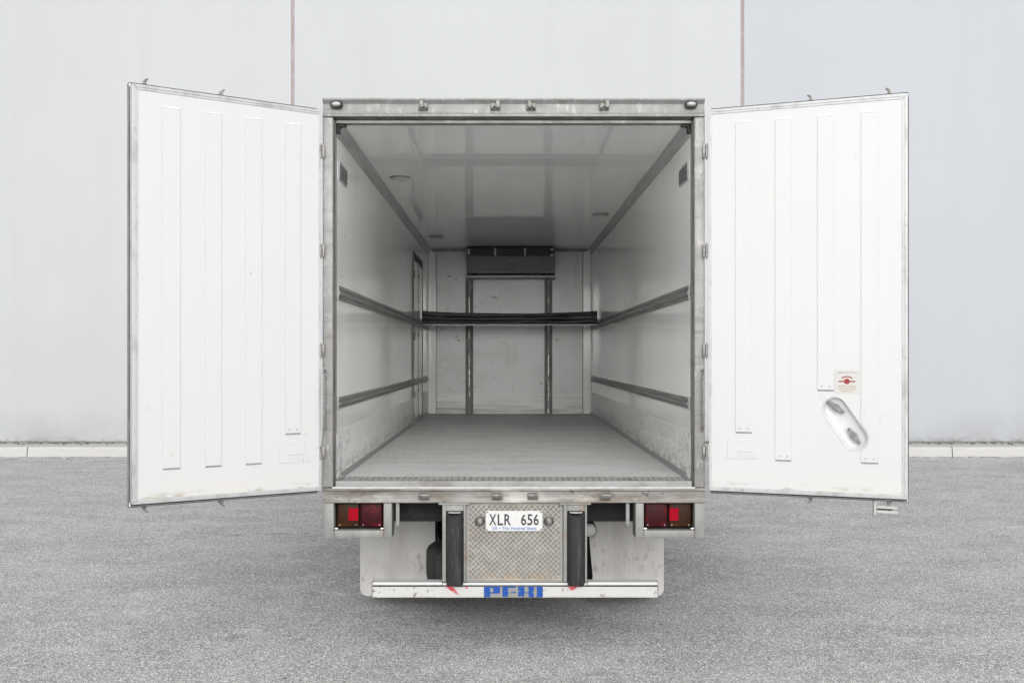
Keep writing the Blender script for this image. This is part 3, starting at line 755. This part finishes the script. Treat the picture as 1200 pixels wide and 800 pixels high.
# ------------------------------------------------------------------ underside of the rear
# lamp housings
for s in (-1, 1):
    xa, xb = (-1.238, -.795) if s < 0 else (.795, 1.246)
    mb = MB()
    ox = (xa, xa + .064) if s < 0 else (xb - .064, xb)
    ix = (xb - .055, xb) if s < 0 else (xa, xa + .055)
    mb.box((ox[0], -.002, .716), (ox[1], .16, .9465), .004); mb.box((ix[0], -.002, .716), (ix[1], .16, .9465), .006)
    mb.box((min(ox[1], ix[1]) + .0005, .002, .718), (max(ox[0], ix[0]) - .0005, .16, .768), .004)
    mb.box((min(ox[1], ix[1]) - .01, .161, .718), (max(ox[0], ix[0]) + .01, .166, .946))
    hs_ = mb.build('lamp_housing', M['galv'], truck, True)
    i0, i1 = min(ox[1], ix[1]), max(ox[0], ix[0])
    MB().box((i0 + .006, .085, .772), (i1 - .006, .16, .945), .004).build('lamp_back', M['black'], hs_)
    wid = i1 - i0 - .026; mid = i0 + .013 + wid / 2
    for side_ in (-1, 1):
        l0, l1 = (i0 + .013, mid - .005) if side_ < 0 else (mid + .005, i1 - .013)
        amber = side_ == s
        ln = MB().box((l0, .048, .782), (l1, .0845, .941), .010, 3).build('lamp_lens', M['amblens' if amber else 'redlens'], hs_, True)
        mb = MB()
        for xx in (l0 + .018, l1 - .018): mb.cyl((xx, .0445, .797), (xx, .0485, .797), .005, 8)
        mb.build_each('lamp_screw', M['cast'], hs_)
        if amber:
            r0, r1 = (l1 - .068, l1 - .003) if s < 0 else (l0 + .003, l0 + .062)
            MB().box((r0, .0435, .826), (r1, .0479, .907), .0008).build('reflector', M['redref'], hs_)
    mb = MB()
    for xx in (i0 + .012, i1 - .012): mb.box((xx - .012, .02, .7685), (xx + .012, .06, .782), .004)
    mb.build_each('clip', M['chrome'], hs_)
    # drop bracket beside the housing
    bx0 = -.772 if s < 0 else .735
    br = MB().box((bx0, .02, .79), (bx0 + .024, .045, .9465), .003).build('drop_bracket', M['galv'], truck)
    MB().cyl((bx0 + .012, .013, .80), (bx0 + .012, .0195, .80), .006, 8).build('bolt', M['cast'], br)
# cross member and chassis
mb = MB(); mb.box((-1.12, .22, .795), (1.12, .30, .946), .006); mb.box((-1.12, .205, .795), (1.12, .219, .812), .003)
for xx in (-.7, -.6, .62, .85): mb.cyl((xx, .196, .82), (xx, .2195, .82), .010, 8)
mb.build('cross_member', M['black'], truck)
for xx in (-.42, .42):
    MB().box((xx - .04, .305, .66), (xx + .04, 10.2, .935), .006).build('chassis_rail', M['black'], truck)
mb = MB()
for yy in (2.6, 4.2, 5.8, 7.6): mb.box((-1.1, yy, .90), (1.1, yy + .08, .99), .004)
mb.build_each('floor_bearer', M['black'], truck)
MB().box((-1.2, .30, 1.0005), (1.2, L_IN, 1.006)).build('underfloor', M['black'], truck)
# bumper bar
mb = MB(); mb.box((-.921, .0, .330), (.939, .012, .400), .003)
mb.box((-.921, .0125, .330), (.939, .09, .3395), .003)
bar = mb.build('bumper_bar', M['barwhite'], truck)
mb = MB()
for (a0, a1) in ((-.921, -.468), (.482, .939)): mb.box((a0, -.003, .411), (a1, .095, .430), .004)
mb.box((-.467, .008, .4085), (.481, .095, .424), .003)
mb.build_each('top_flange', M['plate'], bar)
MB().box((-.92, .013, .399), (.938, .03, .4105)).build('slit_shade', M['slot'], bar)  # dark strip added behind the slit to paint its shade
for xx in (-.9213, .9393): MB().box((min(xx, xx + math.copysign(.006, xx)), .004, .332), (max(xx, xx + math.copysign(.006, xx)), .088, .428), .002).build('end_plate', M['galv'], bar)
# bare patch and blue letters
def bpx(zx): return (560 + .07 * zx - 593) * 6.98 / 1253 - .05
def bpz(zy): return .3335 + (290 - zy) / 205 * .069
MB().box((bpx(98), -.0012, .332), (bpx(1090), -.0004, .4035)).build('bare_patch', M['galv'], bar)
lets = {
 'P': [[(105, 85), (205, 85), (205, 288), (105, 288)], [(205, 85), (370, 85), (370, 112), (205, 112)], [(258, 112), (370, 112), (370, 218), (258, 218)], [(205, 192), (258, 192), (258, 218), (205, 218)]],
 'E': [[(412, 85), (505, 85), (500, 180), (522, 200), (503, 225), (500, 270), (480, 288), (440, 275), (412, 288)], [(505, 85), (632, 85), (632, 110), (505, 108)], [(560, 182), (632, 182), (632, 212), (560, 212)]],
 'K': [[(675, 85), (778, 85), (778, 250), (762, 288), (715, 262), (695, 285), (675, 275)], [(778, 188), (820, 200), (842, 185), (842, 215), (800, 212), (778, 205)], [(840, 85), (942, 85), (938, 150), (918, 190), (938, 235), (940, 290), (905, 292), (850, 285), (845, 210), (850, 150)]],
 'I': [[(985, 85), (1085, 85), (1085, 288), (985, 288)]]}
for ch, polys in lets.items():
    mb = MB()
    for pl in polys: mb.prism([(bpx(p[0]), bpz(p[1])) for p in pl], 1, -.0026, -.0014)
    mb.build('letter', M['blue'], bar)
mb = MB()
mb.prism([(-.452, .4035), (-.398, .4035), (-.352, .345), (-.385, .36)], 1, -.0016, -.0003)
mb.prism([(-.30, .4035), (-.325, .4035), (-.30, .385)], 1, -.0016, -.0003)
mb.prism([(.352, .4035), (.425, .4035), (.385, .378), (.372, .376)], 1, -.0016, -.0003)
mb.build_each('hazard_stripe', M['red'], bar)
# buffer posts
for (x0, x1) in ((-.466, -.313), (.325, .479)):
    mb = MB()
    mb.box((x0, .002, .431), (x0 + .024, .10, .935), .003); mb.box((x1 - .014, .002, .431), (x1, .10, .935), .003)
    mb.box((x0 + .0245, .05, .431), (x1 - .0145, .10, .935))
    mb.box((x0 + .0245, .004, .895), (x1 - .0145, .0495, .934), .002)
    mb.box((x0 - .025, -.004, .9355), (x1 + .025, .12, .9475), .002)
    post = mb.build('buffer_post', M['galv'], truck)
    xa, xb = x0 + .028, x1 - .018; cx = (xa + xb) / 2; hw = (xb - xa) / 2
    pts = [(xa, .049), (xa, -.012), (xa + .010, -.034), (xa + .024, -.044), (cx, -.048), (xb - .024, -.044), (xb - .010, -.034), (xb, -.012), (xb, .049)]
    b = MB().prism(pts, 2, .415, .882, .003)
    for v in b.bm.verts:
        if v.co.z > .8: v.co.z -= max(0., -(v.co.y) - .0) * .45
    bo = b.build('rubber_buffer', M['rubber'], post, True, 40)
    mb = MB(); pts2 = [(xa + .012, .045), (xa + .012, -.010), (cx, -.028), (xb - .012, -.010), (xb - .012, .045)]
    mb.prism(pts2, 2, .8825, .889, .001); mb.build('cut_end', M['flap'], bo)
# checker plate with number plate
mb = MB(); mb.box((-.3125, .030, .430), (.3245, .036, .9468), .001)
lugs(mb, -.310, .322, .434, .944, .0335, .030, .0115, .0065, lambda x, v, h: (x, .030 - h, v))
cp = mb.build('checker_plate', M['checker'], truck)
mb = MB(); mb.box((-.3125, .022, .4255), (.3245, .0295, .436), .002); mb.box((-.3125, .022, .4365), (-.306, .0295, .93), .002); mb.box((.318, .022, .4365), (.3245, .0295, .93), .002)
mb.build_each('plate_edging', M['galv'], cp)
npx, npz = .003, .829
mb = MB(); mb.box((npx - .186, .012, npz - .067), (npx + .186, .015, npz + .067), .0012)
npl = mb.build('number_plate', M['plate'], truck)
# pressed rim
mb = MB()
mb.box((npx - .186, .0105, npz + .062), (npx + .186, .0119, npz + .067), .0006); mb.box((npx - .186, .0105, npz - .067), (npx + .186, .0119, npz - .062), .0006)
mb.box((npx - .186, .0105, npz - .0615), (npx - .181, .0119, npz + .0615), .0006); mb.box((npx + .181, .0105, npz - .0615), (npx + .186, .0119, npz + .0615), .0006)
mb.build_each('plate_rim', M['greyink'], npl)
yT = .0112
def glyph(x0, x1, ch):
    mb = MB(); text_fit(mb, ch, x0, x1, npz - .029, npz + .044, yT, .0018); mb.build('character', M['ink'], npl)
xs = npx - .163
for ch, wd in (('X', .047), ('L', .036), ('R', .043)):
    glyph(xs, xs + wd, ch); xs += wd + .008
xs = npx + .045
for ch in '656':
    glyph(xs, xs + .034, ch); xs += .041
mb = MB()
def ring(cx, cz, ro, ri, y0, y1, n=20):
    for k in range(n):
        a0, a1 = 2 * math.pi * k / n, 2 * math.pi * (k + 1) / n
        mb.prism([(cx + ro * math.cos(a0), cz + ro * math.sin(a0)), (cx + ro * math.cos(a1), cz + ro * math.sin(a1)), (cx + ri * math.cos(a1), cz + ri * math.sin(a1)), (cx + ri * math.cos(a0), cz + ri * math.sin(a0))], 1, y0, y1)
ring(npx + .008, npz + .010, .0165, .0145, yT, .0119); mb.prism([(npx - .002, npz + .014), (npx + .018, npz + .014), (npx + .013, npz + .008), (npx + .009, npz + .002), (npx + .007, npz + .002), (npx + .003, npz + .008)], 1, yT, .0119)
mb.build('badge', M['greyink'], npl)
mb = MB(); text_fit(mb, 'SA \u2022 The Festival State', npx - .143, npx + .146, npz - .0575, npz - .039, yT, .0009); mb.build('slogan', M['inkblue'], npl)
mb = MB()
for sx in (-1, 1):
    for sz in (-1, 1): mb.cyl((npx + sx * .1765, .0085, npz + sz * .0575), (npx + sx * .1765, .0119, npz + sz * .0575), .0062, 10)
mb.build_each('plate_bolt', M['cast'], npl)
for xx in (-.222, .231):
    o = MB().cyl((xx, .012, .826), (xx, .0265, .826), .031, 20, bev=.003).build('plate_lamp', M['rubber'], truck, True)
    mb = MB(); mb.ball((xx, .008, .828), .0255, (.95, 1.0, 1.25), 18, 12); mb.build('lamp_cover', M['cast'], o, True)
# mudflaps
for s in (-1, 1):
    xo, xi = (-1.139, -.579) if s < 0 else (1.128, .568)
    pts = [(xi, .118), (xo - (-.05 if s < 0 else .05), .118)]
    for k in range(7):
        t = R(90 * k / 6); pts.append((xo + (-s) * .055 * (1 - math.sin(t)), .118 + .055 * (1 - math.cos(t))))
    pts += [(xo, .80), (xi, .80)]
    if s > 0: pts += [(xi, .60), (xi + .012, .45), (xi + .028, .28), (xi + .03, .118)]; pts = pts[1:]
    else: pts = pts
    MB().prism(pts, 1, 1.0, 1.006).build('mudflap', M['flap'], truck)
MB().box((-1.15, 1.007, .76), (1.15, 1.05, .83), .004).build('mudflap_bar', M['black'], truck)
# air tank
mb = MB(); mb.cyl((.522, .36, .712), (.522, .90, .712), .052, 24, bev=.012)
tk = mb.build('air_tank', M['black'], truck, True)
mb = MB(); mb.ball((.522, .365, .712), .047, (1, .35, 1), 20, 12); mb.build('tank_cap', M['ventgrey'], tk, True)
# tyres
def tyre(cx, cy_, cz, axis, r, wd, parent, name='wheel', rim=True):
    """lathe profile with block tread; axis 'x' or 'z'"""
    mb = MB(); n = 72
    prof = [(.56, -.46), (.62, -.5), (.80, -.5), (.93, -.47), (.985, -.40), (1., -.30), (1., .30), (.985, .40), (.93, .47), (.80, .5), (.62, .5), (.56, .46)]
    rings = []
    for k in range(n):
        t = 2 * math.pi * k / n; row = []
        for i, (rr, aa) in enumerate(prof):
            q = r * rr
            if 3 <= i <= 8 and k % 4 in (0,) : q -= .012
            if axis == 'x': p = (cx + aa * wd, cy_ + q * math.cos(t), cz + q * math.sin(t))
            else: p = (cx + q * math.cos(t), cy_ + q * math.sin(t), cz + aa * wd)
            row.append(mb.bm.verts.new(p))
        rings.append(row)
    for k in range(n):
        A, B = rings[k], rings[(k + 1) % n]
        for i in range(len(prof) - 1): mb.bm.faces.new((A[i], A[i + 1], B[i + 1], B[i]))
    bmesh.ops.recalc_face_normals(mb.bm, faces=mb.bm.faces)
    ty = mb.build(name, M['rubber'], parent, True, 40)
    if rim:
        mb = MB(); d = Vector((1, 0, 0)) if axis == 'x' else Vector((0, 0, 1)); c = Vector((cx, cy_, cz))
        mb.cyl(c - d * wd * .4, c + d * wd * .15, r * .565, 32, bev=.006); mb.cyl(c - d * wd * .45, c + d * wd * .46, r * .22, 20, bev=.006)
        mb.build('rim', M['rim'], ty, True)
    return ty
tyre(-.118, .72, .425, 'z', .505, .27, truck, 'spare_wheel')
MB().cyl((-.118, .72, .565), (-.118, .72, .80), .02, 10).build('spare_hanger', M['black'], truck)
MB().box((-.379, .68, .80), (.379, .76, .84), .004).build('hanger_bar', M['black'], truck)
for s in (-1, 1):
    for xx in (.72, 1.03): tyre(s * xx, 1.75, .5, 'x', .5, .26, truck)
    tyre(s * 1.0, 9.3, .5, 'x', .5, .28, truck)
MB().cyl((-1.05, 1.75, .5), (1.05, 1.75, .5), .08, 16).build('axle', M['black'], truck)
MB().cyl((-.95, 9.3, .5), (.95, 9.3, .5), .06, 16).build('axle', M['black'], truck)
# cab in front of the body
prof = [(8.72, .62), (10.75, .62), (10.78, 1.5), (10.45, 2.72), (10.2, 2.86), (8.75, 2.86)]
cab = MB().prism(prof, 0, -1.14, 1.14, .05).build('cab', M['skin'], truck, True)
for s in (-1, 1):
    x0, x1 = sorted((s * 1.139, s * 1.146))
    MB().prism([(9.3, 1.65), (10.45, 1.65), (10.25, 2.5), (9.3, 2.5)], 0, x0, x1, .002).build('cab_window', M['glass'], cab)

# ------------------------------------------------------------------ load bar with rolled curtain
mb = MB(); mb.prism([(7.01, 2.312), (7.14, 2.312), (7.14, 2.328), (7.01, 2.328)], 0, -1.150, 1.150, .003)
tag(mb.build('load_bar', M['alu']), 'thin aluminium load bar spanning the hold under a black roll', 'load bar')
mb = MB(); NX = 110; rows = []; NP = 28
for i in range(NX + 1):
    t = i / NX; x = -1.145 + 2.29 * t
    sag = .042 * (1 - (2 * t - 1) ** 2) + .010 * math.sin(t * 7.5 + .5) * t
    h = .180 - sag; ring_ = []
    tw = .35 * math.sin(t * 4.2) + .25 * t
    for side_ in (-1, 1):
        for k in range(NP):
            q = (k / (NP - 1)) if side_ < 0 else 1 - k / (NP - 1)
            bulge = abs(math.sin(math.pi * 3 * min(1, max(0, q + .03 * math.sin(t * 6 + tw))))) ** .6
            rnd = min(1, 9 * q + .15, 9 * (1 - q) + .05) ** .5
            d = (.030 + .026 * bulge + .003 * math.sin(37 * t + 9 * q) + .004 * math.sin(17 * t * (1 + q))) * rnd
            ring_.append(mb.bm.verts.new((x, 7.075 + side_ * d, 2.3287 + h * q + .004 * math.sin(11 * t + 4) * q)))
    rows.append(ring_)
for A, B in zip(rows, rows[1:]):
    for k in range(2 * NP): mb.bm.faces.new((A[k], A[(k + 1) % (2 * NP)], B[(k + 1) % (2 * NP)], B[k]))
mb.bm.faces.new(rows[0]); mb.bm.faces.new(rows[-1][::-1])
bmesh.ops.recalc_face_normals(mb.bm, faces=mb.bm.faces)
tag(mb.build('rolled_curtain', M['vinyl'], smooth=True, angle=60), 'folded black vinyl curtain roll lying along the load bar', 'curtain')
